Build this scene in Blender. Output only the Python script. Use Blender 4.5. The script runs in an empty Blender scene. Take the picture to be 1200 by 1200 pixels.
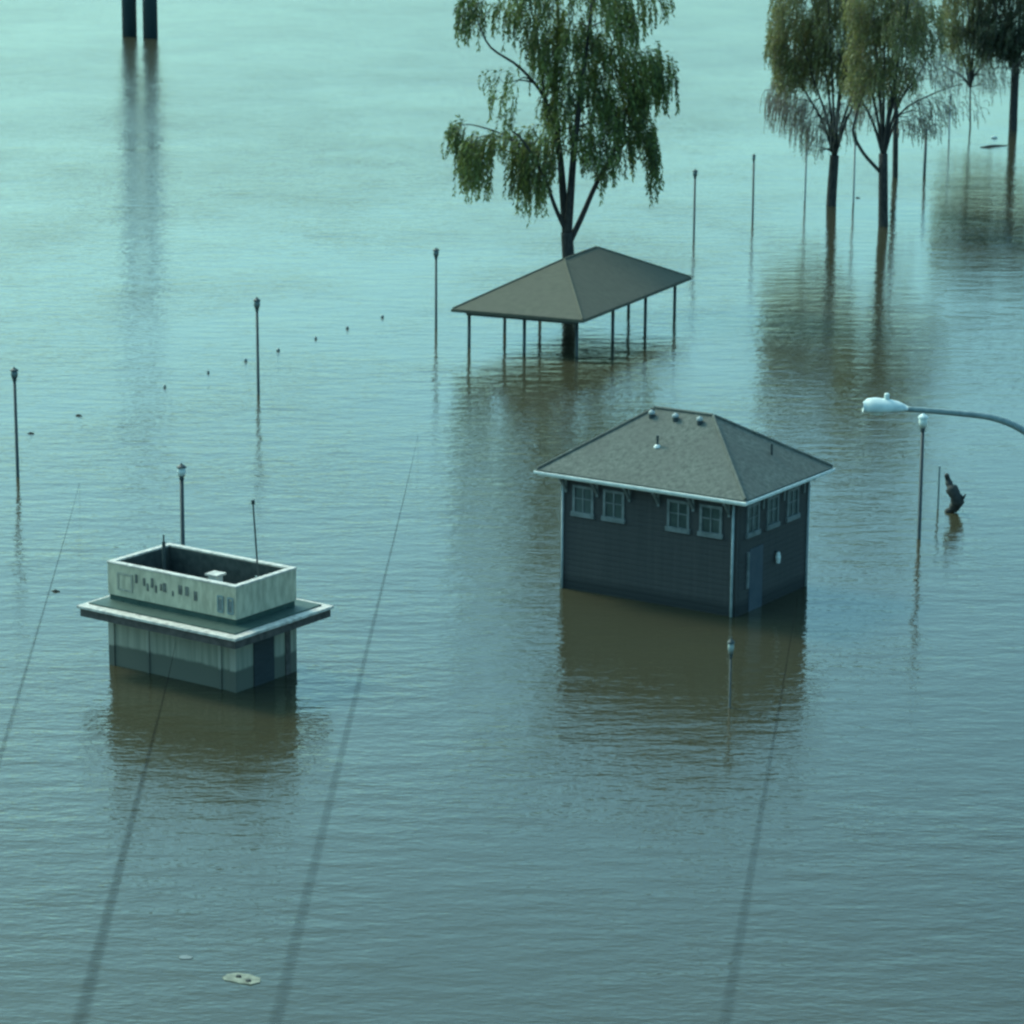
import bpy, math, random
from mathutils import Vector, Matrix
R = math.radians
random.seed(7)
scene = bpy.context.scene

# ------------------------------------------------------------------ camera
F_PX = 3600.0                      # focal length in pixels of a 1200 px wide picture
CAM_H = 24.0
PITCH = math.atan(862.0 / F_PX)
ROLL = 0.008
fwd = Vector((0, math.cos(PITCH), -math.sin(PITCH)))
r0 = Vector((1, 0, 0)); u0 = r0.cross(fwd)
rgt = r0 * math.cos(ROLL) + u0 * math.sin(ROLL)
upv = -r0 * math.sin(ROLL) + u0 * math.cos(ROLL)
camd = bpy.data.cameras.new('camera'); cam = bpy.data.objects.new('camera', camd)
scene.collection.objects.link(cam)
cam.matrix_world = Matrix(((rgt.x, upv.x, -fwd.x, 0), (rgt.y, upv.y, -fwd.y, 0), (rgt.z, upv.z, -fwd.z, CAM_H), (0, 0, 0, 1)))
camd.sensor_width = 36.0; camd.sensor_fit = 'HORIZONTAL'; camd.lens = 36.0 * F_PX / 1200
camd.clip_start = 0.5; camd.clip_end = 6000
camd.dof.use_dof = True; camd.dof.focus_distance = 62; camd.dof.aperture_fstop = 2.6
scene.camera = cam

# ------------------------------------------------------------------ light
SUN_EL, SUN_AZ = 46.0, 141.0       # veiled sun, azimuth counted anticlockwise from +X: high, to the left of the scene
sd = Vector((math.cos(R(SUN_EL)) * math.cos(R(SUN_AZ)), math.cos(R(SUN_EL)) * math.sin(R(SUN_AZ)), math.sin(R(SUN_EL))))
w = bpy.data.worlds.new('World'); scene.world = w; w.use_nodes = True
nt = w.node_tree; nt.nodes.clear()
sky = nt.nodes.new('ShaderNodeTexSky'); sky.sky_type = 'NISHITA'; sky.sun_disc = False
sky.sun_elevation = R(SUN_EL); sky.sun_rotation = math.atan2(sd.x, sd.y)
sky.altitude = 0; sky.air_density = 1.0; sky.dust_density = 3.1; sky.ozone_density = 1.0
tint = nt.nodes.new('ShaderNodeMix'); tint.data_type = 'RGBA'; tint.blend_type = 'MULTIPLY'; tint.inputs[0].default_value = 1
tint.inputs[7].default_value = (0.545, 1.03, 0.985, 1)
bg = nt.nodes.new('ShaderNodeBackground'); bg.inputs[1].default_value = 0.15
wo = nt.nodes.new('ShaderNodeOutputWorld')
nt.links.new(sky.outputs[0], tint.inputs[6]); nt.links.new(tint.outputs[2], bg.inputs[0]); nt.links.new(bg.outputs[0], wo.inputs[0])
sl = bpy.data.lights.new('sun', 'SUN'); sl.energy = 1.0; sl.angle = R(14); sl.color = (1.0, 0.87, 0.74)
so = bpy.data.objects.new('sun', sl); scene.collection.objects.link(so)
so.rotation_euler = (-sd).to_track_quat('-Z', 'Y').to_euler(); so.location = (0, 0, 60)
scene.view_settings.view_transform = 'Standard'; scene.view_settings.look = 'None'
scene.view_settings.gamma = 1; scene.view_settings.exposure = 0.98
scene.render.engine = 'CYCLES'
scene.cycles.filter_width = 2.5

# ------------------------------------------------------------------ helpers
CAM = Vector((0, 0, CAM_H))
def ray(px, py): return fwd * F_PX + rgt * (px - 600) + upv * (600 - py)
def at(px, py, z=0.0):
    d = ray(px, py); return CAM + d * ((z - CAM_H) / d.z)
def atY(px, py, Y):
    d = ray(px, py); return CAM + d * (Y / d.y)

def catmull(W, sub=5):
    out = []
    for i in range(len(W) - 1):
        p0 = W[max(i - 1, 0)]; p1 = W[i]; p2 = W[i + 1]; p3 = W[min(i + 2, len(W) - 1)]
        for k in range(sub):
            s = k / sub
            out.append(.5 * ((2 * p1) + (p2 - p0) * s + (2 * p0 - 5 * p1 + 4 * p2 - p3) * s * s + (3 * p1 - p0 - 3 * p2 + p3) * s ** 3))
    out.append(W[-1]); return out
class MB:
    def __init__(s): s.v = []; s.f = []
    def quad(s, a, b, c, d):
        i = len(s.v); s.v += [a, b, c, d]; s.f.append((i, i + 1, i + 2, i + 3))
    def tri(s, a, b, c):
        i = len(s.v); s.v += [a, b, c]; s.f.append((i, i + 1, i + 2))
    def box(s, o, x, y, z):
        # o corner vector, x,y,z edge vectors
        o, x, y, z = Vector(o), Vector(x), Vector(y), Vector(z); i = len(s.v)
        s.v += [o, o + x, o + x + y, o + y, o + z, o + x + z, o + x + y + z, o + y + z]
        for q in ((0, 3, 2, 1), (4, 5, 6, 7), (0, 1, 5, 4), (1, 2, 6, 5), (2, 3, 7, 6), (3, 0, 4, 7)):
            s.f.append(tuple(i + k for k in q))
    def prism(s, ring, z0, z1):
        n = len(ring); i = len(s.v)
        s.v += [Vector((p[0], p[1], z0)) for p in ring] + [Vector((p[0], p[1], z1)) for p in ring]
        s.f.append(tuple(i + k for k in reversed(range(n)))); s.f.append(tuple(i + n + k for k in range(n)))
        for k in range(n): s.f.append((i + k, i + (k + 1) % n, i + n + (k + 1) % n, i + n + k))
    def tube(s, pts, rad, sides=8, cap=True):
        pts = [Vector(p) for p in pts]
        if not hasattr(rad, '__len__'): rad = [rad] * len(pts)
        base = len(s.v); prev = None
        for k, p in enumerate(pts):
            t = (pts[min(k + 1, len(pts) - 1)] - pts[max(k - 1, 0)]).normalized()
            ref = Vector((1, 0, 0)) if abs(t.x) < .9 else Vector((0, 1, 0))
            a = t.cross(ref).normalized() if prev is None else (prev - t * prev.dot(t)).normalized()
            prev = a; b = t.cross(a)
            for j in range(sides):
                an = 2 * math.pi * j / sides
                s.v.append(p + (a * math.cos(an) + b * math.sin(an)) * rad[k])
        for k in range(len(pts) - 1):
            for j in range(sides):
                q = base + k * sides; q2 = q + sides
                s.f.append((q + j, q + (j + 1) % sides, q2 + (j + 1) % sides, q2 + j))
        if cap:
            s.f.append(tuple(base + j for j in reversed(range(sides))))
            e = base + (len(pts) - 1) * sides; s.f.append(tuple(e + j for j in range(sides)))
    def lathe(s, prof, sides=16, c=(0, 0)):
        # prof: [(z, r)]
        s.tube([(c[0], c[1], z) for z, r in prof], [max(r, .001) for z, r in prof], sides)
    def build(s, name, mat, parent=None, smooth=False, bevel=0):
        me = bpy.data.meshes.new(name); me.from_pydata([tuple(v) for v in s.v], [], s.f); me.update()
        if smooth:
            for p in me.polygons: p.use_smooth = True
        me.materials.append(mat)
        o = bpy.data.objects.new(name, me); scene.collection.objects.link(o)
        if parent:
            o.parent = parent
            o.matrix_parent_inverse = Matrix.Translation(-Vector(parent.location)) if parent.type == 'EMPTY' and parent.get('world_space') else Matrix()
        if bevel:
            b = o.modifiers.new('bevel', 'BEVEL'); b.width = bevel; b.segments = 2; b.limit_method = 'ANGLE'
        return o

def tag(o, label=None, cat=None, group=None, kind=None):
    if label: o['label'] = label
    if cat: o['category'] = cat
    if group: o['group'] = group
    if kind: o['kind'] = kind
    return o
def empty(name, loc, label, cat, group=None, world=True):
    o = bpy.data.objects.new(name, None); scene.collection.objects.link(o); o.location = loc
    o.empty_display_size = .3
    if world: o['world_space'] = 1
    return tag(o, label, cat, group)

# ------------------------------------------------------------------ materials
def newmat(name):
    m = bpy.data.materials.new(name); m.use_nodes = True
    return m, m.node_tree, m.node_tree.nodes['Principled BSDF']
def noise_mat(name, c1, c2, scale=3.0, rough=.7, detail=5, stretch=(1, 1, 1), bump=0.0, metallic=0, lo=.35, hi=.65, spec=None):
    m, t, p = newmat(name)
    tc = t.nodes.new('ShaderNodeTexCoord'); mp = t.nodes.new('ShaderNodeMapping'); mp.inputs['Scale'].default_value = stretch
    n = t.nodes.new('ShaderNodeTexNoise'); n.inputs['Scale'].default_value = scale; n.inputs['Detail'].default_value = detail
    cr = t.nodes.new('ShaderNodeValToRGB'); cr.color_ramp.elements[0].position = lo; cr.color_ramp.elements[1].position = hi
    cr.color_ramp.elements[0].color = (*c1, 1); cr.color_ramp.elements[1].color = (*c2, 1)
    t.links.new(tc.outputs['Object'], mp.inputs[0]); t.links.new(mp.outputs[0], n.inputs['Vector'])
    t.links.new(n.outputs[0], cr.inputs[0]); t.links.new(cr.outputs[0], p.inputs['Base Color'])
    p.inputs['Roughness'].default_value = rough; p.inputs['Metallic'].default_value = metallic
    if spec is not None: p.inputs['Specular IOR Level'].default_value = spec
    if bump:
        b = t.nodes.new('ShaderNodeBump'); b.inputs['Strength'].default_value = bump; b.inputs['Distance'].default_value = .02
        t.links.new(n.outputs[0], b.inputs['Height']); t.links.new(b.outputs[0], p.inputs['Normal'])
    m['nodes'] = 1
    return m
def leaf_mat(name, cols, trans=.35):
    m, t, p = newmat(name)
    g = t.nodes.new('ShaderNodeNewGeometry'); cr = t.nodes.new('ShaderNodeValToRGB')
    el = cr.color_ramp.elements
    while len(el) < len(cols): el.new(0.5)
    for i, c in enumerate(cols): el[i].position = i / (len(cols) - 1); el[i].color = (*c, 1)
    tc = t.nodes.new('ShaderNodeTexCoord'); n = t.nodes.new('ShaderNodeTexNoise'); n.inputs['Scale'].default_value = .55
    mx = t.nodes.new('ShaderNodeMath'); mx.operation = 'MULTIPLY_ADD'; mx.inputs[1].default_value = .45
    m2 = t.nodes.new('ShaderNodeMath'); m2.operation = 'MULTIPLY_ADD'; m2.inputs[1].default_value = 1.6; m2.inputs[2].default_value = -.52
    t.links.new(tc.outputs['Object'], n.inputs['Vector']); t.links.new(n.outputs[0], m2.inputs[0])
    t.links.new(g.outputs['Random Per Island'], mx.inputs[0]); t.links.new(m2.outputs[0], mx.inputs[2])
    t.links.new(mx.outputs[0], cr.inputs[0]); t.links.new(cr.outputs[0], p.inputs['Base Color'])
    p.inputs['Roughness'].default_value = .6
    tr = t.nodes.new('ShaderNodeBsdfTranslucent'); t.links.new(cr.outputs[0], tr.inputs[0])
    ms = t.nodes.new('ShaderNodeMixShader'); ms.inputs[0].default_value = trans
    out = t.nodes['Material Output']
    t.links.new(p.outputs[0], ms.inputs[1]); t.links.new(tr.outputs[0], ms.inputs[2]); t.links.new(ms.outputs[0], out.inputs[0])
    return m

M = {}
M['black_metal'] = noise_mat('dark painted metal', (.022, .036, .038), (.04, .055, .055), 6, .55)
M['grey_metal'] = noise_mat('grey galvanised metal', (.16, .21, .21), (.24, .3, .29), 8, .5)
M['pale_paint'] = noise_mat('pale lamp paint', (.50, .56, .53), (.66, .72, .68), 5, .45)
M['white_paint'] = noise_mat('white trim paint', (.60, .62, .57), (.78, .78, .72), 4, .55)
M['trim_grey'] = noise_mat('grey trim paint', (.11, .13, .125), (.20, .215, .21), 4, .6)
M['lamp_glass'] = noise_mat('milky lamp glass', (.62, .66, .58), (.75, .78, .70), 12, .25)
M['dark_glass'] = noise_mat('backlit dark lamp glass', (.07, .10, .10), (.16, .2, .19), 18, .25)  # dark tone paints in the backlit look of the lantern globes
M['dull_glass'] = noise_mat('dull lamp glass', (.22, .25, .23), (.34, .37, .33), 14, .3)
M['pipe_grey'] = noise_mat('grey downpipe', (.26, .30, .29), (.36, .4, .39), 4, .6)
M['siding'] = noise_mat('dark blue siding', (.016, .024, .029), (.028, .037, .042), 3, .65, stretch=(1, 1, 6))
M['window_glass'] = noise_mat('window glass', (.04, .06, .055), (.075, .10, .09), 2, .15)
M['door_paint'] = noise_mat('dull blue door paint', (.03, .05, .07), (.05, .07, .09), 3, .5)
M['conc_green'] = None
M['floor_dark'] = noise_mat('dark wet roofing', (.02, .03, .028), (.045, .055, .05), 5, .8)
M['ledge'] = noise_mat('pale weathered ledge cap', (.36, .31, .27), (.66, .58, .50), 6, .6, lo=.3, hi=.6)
M['ledge_under'] = noise_mat('dark reddish fascia', (.05, .042, .038), (.11, .09, .08), 5, .8)  # dark reddish tone of the band below the kiosk ledge cap
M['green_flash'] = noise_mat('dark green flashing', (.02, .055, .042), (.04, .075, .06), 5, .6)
M['bark'] = noise_mat('dark wet bark', (.018, .017, .016), (.06, .052, .045), 5, .9, stretch=(3, 3, .6), bump=.6)
M['bark_grey'] = noise_mat('grey twig bark', (.12, .09, .075), (.28, .23, .20), 8, .9)
M['wood'] = noise_mat('waterlogged wood', (.02, .022, .02), (.05, .048, .042), 9, .8, bump=.5)
M['pale_wood'] = noise_mat('bleached board', (.13, .13, .095), (.27, .27, .20), 7, .8)
M['pier'] = noise_mat('dark wet pier steel', (.02, .05, .058), (.035, .065, .075), 1.2, .7, stretch=(1, 1, .3))
M['sign_dark'] = noise_mat('faded sign paint', (.09, .09, .08), (.18, .18, .15), 6, .8)
M['cable'] = noise_mat('black cable sheath', (.006, .007, .007), (.012, .012, .012), 4, 1.0, spec=0)
M['leaf_dark'] = leaf_mat('willow leaves', [(.034, .050, .016), (.085, .12, .026), (.17, .205, .045), (.30, .33, .10)])
M['leaf_olive'] = leaf_mat('olive willow leaves', [(.085, .088, .030), (.17, .17, .055), (.26, .25, .08), (.38, .35, .16)])
M['leaf_shade'] = leaf_mat('dark leaves', [(.022, .034, .018), (.055, .07, .03), (.11, .12, .05)])

def wall_mat(name, c1, c2, wet, z0, z1, seam=None):
    m, t, p = newmat(name)
    tc = t.nodes.new('ShaderNodeTexCoord')
    mp = t.nodes.new('ShaderNodeMapping'); mp.inputs['Scale'].default_value = (5, 5, .22)
    n = t.nodes.new('ShaderNodeTexNoise'); n.inputs['Scale'].default_value = 1.6; n.inputs['Detail'].default_value = 6
    cr = t.nodes.new('ShaderNodeValToRGB'); cr.color_ramp.elements[0].position = .35; cr.color_ramp.elements[1].position = .65
    cr.color_ramp.elements[0].color = (*c1, 1); cr.color_ramp.elements[1].color = (*c2, 1)
    t.links.new(tc.outputs['Object'], mp.inputs[0]); t.links.new(mp.outputs[0], n.inputs['Vector']); t.links.new(n.outputs[0], cr.inputs[0])
    sp = t.nodes.new('ShaderNodeSeparateXYZ'); t.links.new(tc.outputs['Object'], sp.inputs[0])
    n2 = t.nodes.new('ShaderNodeTexNoise'); n2.inputs['Scale'].default_value = 2.5; t.links.new(tc.outputs['Object'], n2.inputs['Vector'])
    ad = t.nodes.new('ShaderNodeMath'); ad.operation = 'MULTIPLY_ADD'; ad.inputs[1].default_value = .12; t.links.new(n2.outputs[0], ad.inputs[0]); t.links.new(sp.outputs[2], ad.inputs[2])
    mr = t.nodes.new('ShaderNodeMapRange'); mr.inputs[1].default_value = z0; mr.inputs[2].default_value = z1; t.links.new(ad.outputs[0], mr.inputs[0])
    mx = t.nodes.new('ShaderNodeMix'); mx.data_type = 'RGBA'; mx.inputs[6].default_value = (*wet, 1)
    t.links.new(mr.outputs[0], mx.inputs[0]); t.links.new(cr.outputs[0], mx.inputs[7]); t.links.new(mx.outputs[2], p.inputs['Base Color'])
    p.inputs['Roughness'].default_value = .75
    return m
M['stucco'] = wall_mat('green grey stucco', (.22, .22, .17), (.36, .33, .255), (.11, .11, .085), .62, .70)
M['parapet'] = noise_mat('pale green grey parapet', (.40, .35, .25), (.60, .52, .37), 3, .75, stretch=(2, 2, .7))
M['stucco_pale'] = wall_mat('lighter green grey stucco', (.30, .28, .23), (.38, .35, .28), (.10, .10, .08), .60, .67)
M['siding_w'] = wall_mat('dark blue lap siding', (.042, .042, .041), (.054, .052, .050), (.016, .020, .021), .30, .55)

def roof_mat(name, c1, c2, c3, scale=9, bump=.4):
    m, t, p = newmat(name)
    tc = t.nodes.new('ShaderNodeTexCoord')
    n = t.nodes.new('ShaderNodeTexNoise'); n.inputs['Scale'].default_value = scale; n.inputs['Detail'].default_value = 8; n.inputs['Roughness'].default_value = .7
    n2 = t.nodes.new('ShaderNodeTexNoise'); n2.inputs['Scale'].default_value = .7; n2.inputs['Detail'].default_value = 3
    t.links.new(tc.outputs['Object'], n.inputs['Vector']); t.links.new(tc.outputs['Object'], n2.inputs['Vector'])
    cr = t.nodes.new('ShaderNodeValToRGB'); cr.color_ramp.elements[0].position = .35; cr.color_ramp.elements[1].position = .68
    cr.color_ramp.elements[0].color = (*c1, 1); cr.color_ramp.elements[1].color = (*c2, 1); t.links.new(n.outputs[0], cr.inputs[0])
    mx = t.nodes.new('ShaderNodeMix'); mx.data_type = 'RGBA'; t.links.new(cr.outputs[0], mx.inputs[6]); mx.inputs[7].default_value = (*c3, 1)
    mr = t.nodes.new('ShaderNodeMapRange'); mr.inputs[1].default_value = .4; mr.inputs[2].default_value = .7; mr.inputs[4].default_value = .6
    t.links.new(n2.outputs[0], mr.inputs[0]); t.links.new(mr.outputs[0], mx.inputs[0])
    # shingle courses follow height
    sp = t.nodes.new('ShaderNodeSeparateXYZ'); t.links.new(tc.outputs['Object'], sp.inputs[0])
    wv = t.nodes.new('ShaderNodeMath'); wv.operation = 'MULTIPLY'; wv.inputs[1].default_value = 11; t.links.new(sp.outputs[2], wv.inputs[0])
    fr = t.nodes.new('ShaderNodeMath'); fr.operation = 'FRACT'; t.links.new(wv.outputs[0], fr.inputs[0])
    ad = t.nodes.new('ShaderNodeMath'); ad.operation = 'MULTIPLY_ADD'; ad.inputs[1].default_value = .5; t.links.new(n.outputs[0], ad.inputs[0]); t.links.new(fr.outputs[0], ad.inputs[2])
    b = t.nodes.new('ShaderNodeBump'); b.inputs['Strength'].default_value = bump; b.inputs['Distance'].default_value = .015
    t.links.new(ad.outputs[0], b.inputs['Height']); t.links.new(b.outputs[0], p.inputs['Normal'])
    t.links.new(mx.outputs[2], p.inputs['Base Color']); p.inputs['Roughness'].default_value = .9
    return m
M['shingle'] = roof_mat('grey green shingles', (.072, .080, .066), (.175, .182, .152), (.105, .106, .09), 7, .9)
M['pav_roof'] = roof_mat('weathered olive brown roof', (.075, .072, .050), (.105, .098, .068), (.092, .084, .060), 3, .15)

def water_mat():
    m, t, p = newmat('muddy flood water')
    tc = t.nodes.new('ShaderNodeTexCoord')
    L = t.links.new
    def nz(scale, rot, st, detail, rough=.55):
        mp = t.nodes.new('ShaderNodeMapping'); mp.inputs['Rotation'].default_value = (0, 0, R(rot)); mp.inputs['Scale'].default_value = st
        n = t.nodes.new('ShaderNodeTexNoise'); n.inputs['Scale'].default_value = scale; n.inputs['Detail'].default_value = detail
        n.inputs['Roughness'].default_value = rough
        L(tc.outputs['Object'], mp.inputs[0]); L(mp.outputs[0], n.inputs['Vector']); return n.outputs[0]
    def math_(op, a, b=None, c=None):
        x = t.nodes.new('ShaderNodeMath'); x.operation = op
        for i, q in enumerate((a, b, c)):
            if q is None: continue
            if isinstance(q, (int, float)): x.inputs[i].default_value = q
            else: L(q, x.inputs[i])
        return x.outputs[0]
    waves = nz(.95, -44, (.5, 1.45, 1), 4, .56)        # wind ripples, crests a little slanted
    fine = nz(5.0, 12, (.7, 1.3, 1), 2)
    swell = nz(.16, -10, (.5, 1.4, 1), 2)
    patch = nz(.045, 15, (1, .8, 1), 3)
    streak = nz(.16, 10, (.9, .7, 1), 5, .65)
    mr = t.nodes.new('ShaderNodeMapRange'); L(patch, mr.inputs[0]); mr.inputs[1].default_value = .38; mr.inputs[2].default_value = .62
    mr.inputs[3].default_value = .62; mr.inputs[4].default_value = 1.08
    mr2 = t.nodes.new('ShaderNodeMapRange'); L(streak, mr2.inputs[0]); mr2.inputs[1].default_value = .45; mr2.inputs[2].default_value = .68
    mr2.inputs[3].default_value = .85; mr2.inputs[4].default_value = 1.3
    amp = math_('MULTIPLY', mr.outputs[0], mr2.outputs[0])
    # the open river beyond the flooded park runs rougher
    sp = t.nodes.new('ShaderNodeSeparateXYZ'); L(tc.outputs['Object'], sp.inputs[0])
    yy = math_('MULTIPLY_ADD', sp.outputs[0], -1.1, sp.outputs[1]); yy = math_('MULTIPLY_ADD', patch, 90, yy)
    rv = t.nodes.new('ShaderNodeMapRange'); L(yy, rv.inputs[0]); rv.inputs[1].default_value = 180; rv.inputs[2].default_value = 300
    rv.inputs[3].default_value = 1.0; rv.inputs[4].default_value = 1.7
    amp = math_('MULTIPLY', amp, rv.outputs[0])
    # the grove on the right shelters its water: calmer there
    cm = t.nodes.new('ShaderNodeMapRange'); L(math_('MULTIPLY_ADD', patch, 12, sp.outputs[0]), cm.inputs[0])
    cm.inputs[1].default_value = 14; cm.inputs[2].default_value = 26; cm.inputs[3].default_value = 1.0; cm.inputs[4].default_value = .55
    amp = math_('MULTIPLY', amp, cm.outputs[0])
    h = math_('MULTIPLY', waves, .060)
    h = math_('MULTIPLY_ADD', fine, .014, h)
    h = math_('MULTIPLY', h, amp)
    h = math_('MULTIPLY_ADD', swell, .035, h)
    b = t.nodes.new('ShaderNodeBump'); b.inputs['Strength'].default_value = 1.0; b.inputs['Distance'].default_value = 1.0
    L(h, b.inputs['Height']); L(b.outputs[0], p.inputs['Normal'])
    cr = t.nodes.new('ShaderNodeValToRGB'); L(nz(.05, 0, (1, 1, 1), 3), cr.inputs[0])
    cr.color_ramp.elements[0].position = .35; cr.color_ramp.elements[1].position = .65
    cr.color_ramp.elements[0].color = (.043, .040, .023, 1); cr.color_ramp.elements[1].color = (.049, .045, .026, 1)
    L(cr.outputs[0], p.inputs['Base Color'])
    rr = t.nodes.new('ShaderNodeMapRange'); L(yy, rr.inputs[0]); rr.inputs[1].default_value = 200; rr.inputs[2].default_value = 300; rr.inputs[3].default_value = .045; rr.inputs[4].default_value = .16; L(rr.outputs[0], p.inputs['Roughness']); p.inputs['IOR'].default_value = 1.333
    return m
M['water'] = water_mat()

# ------------------------------------------------------------------ water
mb = MB(); S = 3000
mb.quad(Vector((-S, -S, 0)), Vector((S, -S, 0)), Vector((S, S, 0)), Vector((-S, S, 0)))
tag(mb.build('water', M['water']), kind='structure')

def ud(a): return Vector((math.cos(R(a)), math.sin(R(a)), 0))
Z = Vector((0, 0, 1))

# ------------------------------------------------------------------ restroom building
def restroom():
    B = Vector((6.735, 86.49, 0)); u = ud(147); v = ud(57); LU, LV, o = 7.08, 5.36, .49
    t = empty('restroom_building', B + u * LU / 2 + v * LV / 2, 'dark blue building with grey hipped shingle roof standing deep in the flood', 'building')
    P = lambda a, b, z: B + u * a + v * b + Z * (z + .35)
    ZE = 3.3
    # walls
    m = MB(); ring = [P(o, o, 0), P(o, LV - o, 0), P(LU - o, LV - o, 0), P(LU - o, o, 0)]; ring.reverse()
    m.prism([(p.x, p.y) for p in ring], -1.6, ZE + .35 - .09)
    # lap siding boards: thin proud courses on each face
    wl = m.build('wall', M['siding_w'], t)
    m = MB()
    z = -.6
    while z < 3.1:
        m.box(P(o + .12, o - .012, z), u * (LU - 2 * o - .24), v * .01, Z * .13)
        m.box(P(o - .012, o + .12, z), v * (LV - 2 * o - .24), u * .01, Z * .13)
        z += .17
    m.build('siding', M['siding_w'], wl)
    # soffit + fascia + gutter
    m = MB(); e = .02
    for a0, b0, du, dv in ((0, 0, LU, 0), (0, LV, LU, 0)):
        m.box(P(0, b0 - (.03 if b0 == 0 else 0), ZE - .13), u * LU, v * .03, Z * .13)
    m.box(P(-.03, -.03, ZE - .13), u * .03, v * (LV + .06), Z * .13)
    m.box(P(LU, -.03, ZE - .13), u * .03, v * (LV + .06), Z * .13)
    fa = m.build('fascia', M['white_paint'], t)
    m = MB()
    m.box(P(-.12, -.12, ZE - .075), u * (LU + .24), v * .087, Z * .075)
    m.box(P(-.12, -.033, ZE - .075), u * .087, v * (LV + .15), Z * .075)
    m.build('gutter', M['white_paint'], t, bevel=.012)
    m = MB(); m.box(P(.004, .004, ZE - .11), u * (LU - .008), v * (LV - .008), Z * .03); m.build('soffit', M['trim_grey'], t)
    # roof: hip with thickness
    r1, r2 = P(2.62, LV / 2, 5.08), P(4.62, LV / 2, 5.08)
    h = -.06; c = [P(h, h, ZE + .004), P(LU - h, h, ZE + .004), P(LU - h, LV - h, ZE + .004), P(h, LV - h, ZE + .004)]
    ct = [p + Z * .045 for p in c]
    m = MB(); i = 0; m.v = c + ct + [r1, r2]
    m.f = [(0, 1, 2, 3), (0, 4, 5, 1), (1, 5, 6, 2), (2, 6, 7, 3), (3, 7, 4, 0), (4, 8, 9, 5), (5, 9, 6), (6, 9, 8, 7), (7, 8, 4)]
    rf = m.build('roof', M['shingle'], t)
    m = MB()
    for a, b in ((ct[0], r1), (ct[3], r1), (ct[1], r2), (ct[2], r2), (r1, r2)):
        m.tube([a.lerp(b, .01) + Z * .01, a.lerp(b, .99) + Z * .01], .055, 6)
    m.build('ridge_cap', M['shingle'], rf)
    # round vents just this side of the ridge
    def roofz(b): return ZE + .05 + (5.08 - ZE - .05) * (b + .06) / (LV / 2 + .06)
    for a in (4.55, 3.72, 2.88):
        b = LV / 2 - .34; p = P(a, b, roofz(b)); mm = MB()
        mm.tube([p - Z * .05, p + Z * .10], [.085, .085], 12)
        vb = mm.build('roof_vent', M['black_metal'], rf, smooth=False)
        mm = MB(); mm.tube([p + Z * .10, p + Z * .16, p + Z * .22], [.105, .10, .03], 12); mm.build('vent_cap', M['pipe_grey'], vb)
    for a, b in ((3.75, 1.35),):
        p = P(a, b, roofz(b)); mm = MB(); mm.tube([p - Z * .03, p + Z * .32], .04, 8); vb = mm.build('vent_pipe', M['black_metal'], rf)
        mm = MB(); mm.tube([p - Z * .04, p + Z * .02, p + Z * .05], [.12, .09, .045], 10); mm.build('flashing', M['white_paint'], vb)
    # pipe on the right hand hip face
    a, b = .93, 3.3; zz = ZE + .05 + (5.08 - ZE - .05) * (a + .06) / 2.68
    mm = MB(); mm.tube([P(a, b, zz - .03), P(a, b, zz + .34)], .035, 8); mm.build('vent_pipe', M['black_metal'], rf)
    # corner boards / downpipes
    for a, b, wdt in ((o, o, .085), (LU - o, o, .075), (o, LV - o, .07)):
        m = MB(); m.tube([P(a + (.12 if a < 1 and b < 1 else (-.1 if a > 1 else -.03)), b - (.055 if b < 1 else -.0), -1.5), P(a + (.12 if a < 1 and b < 1 else (-.1 if a > 1 else -.03)), b - (.055 if b < 1 else -.0), ZE - .2)], .042, 8)
        m.build('downpipe', M['pipe_grey'], t, smooth=True)
    # windows
    def win(face, s0, s1, z0, z1):
        if face == 'L':
            Q = lambda s, d, z: P(o + s, o - d, z); ax, nx = u, -v
        else:
            Q = lambda s, d, z: P(o - d, o + s, z); ax, nx = v, -u
        wd = s1 - s0; f = .085; m = MB()
        m.box(Q(s0, .003, z0 + .13), ax * f, nx * .05, Z * (z1 - z0 - .13)); m.box(Q(s1 - f, .003, z0 + .13), ax * f, nx * .05, Z * (z1 - z0 - .13))
        m.box(Q(s0 + f, .003, z1 - f), ax * (wd - 2 * f), nx * .05, Z * f)
        mid = (s0 + s1) / 2
        m.box(Q(mid - .022, .012, z0 + .13), ax * .044, nx * .03, Z * (z1 - z0 - f - .13))
        m.box(Q(s0 + f, .012, (z0 + z1) / 2 + .05), ax * (mid - .022 - s0 - f), nx * .025, Z * .035)
        m.box(Q(mid + .022, .012, (z0 + z1) / 2 + .05), ax * (s1 - f - mid - .022), nx * .025, Z * .035)
        w = m.build('window', M['trim_grey'], t)
        m = MB(); m.box(Q(s0 + f, .001, z0 + .13), ax * (wd - 2 * f), nx * .012, Z * (z1 - z0 - f - .13)); m.build('pane', M['window_glass'], w)
        m = MB(); m.box(Q(s0 - .04, .003, z0 - .02), ax * (wd + .08), nx * .09, Z * .15); m.build('sill', M['trim_grey'], w, bevel=.01)
    for s0, s1 in ((4.92, 5.66), (3.84, 4.58), (1.6, 2.36), (.5, 1.26)): win('L', s0, s1, 1.97, 2.92)
    for s0, s1 in ((.5, 1.25), (1.72, 2.45), (2.98, 3.72)): win('R', s0, s1, 1.95, 2.92)
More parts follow.
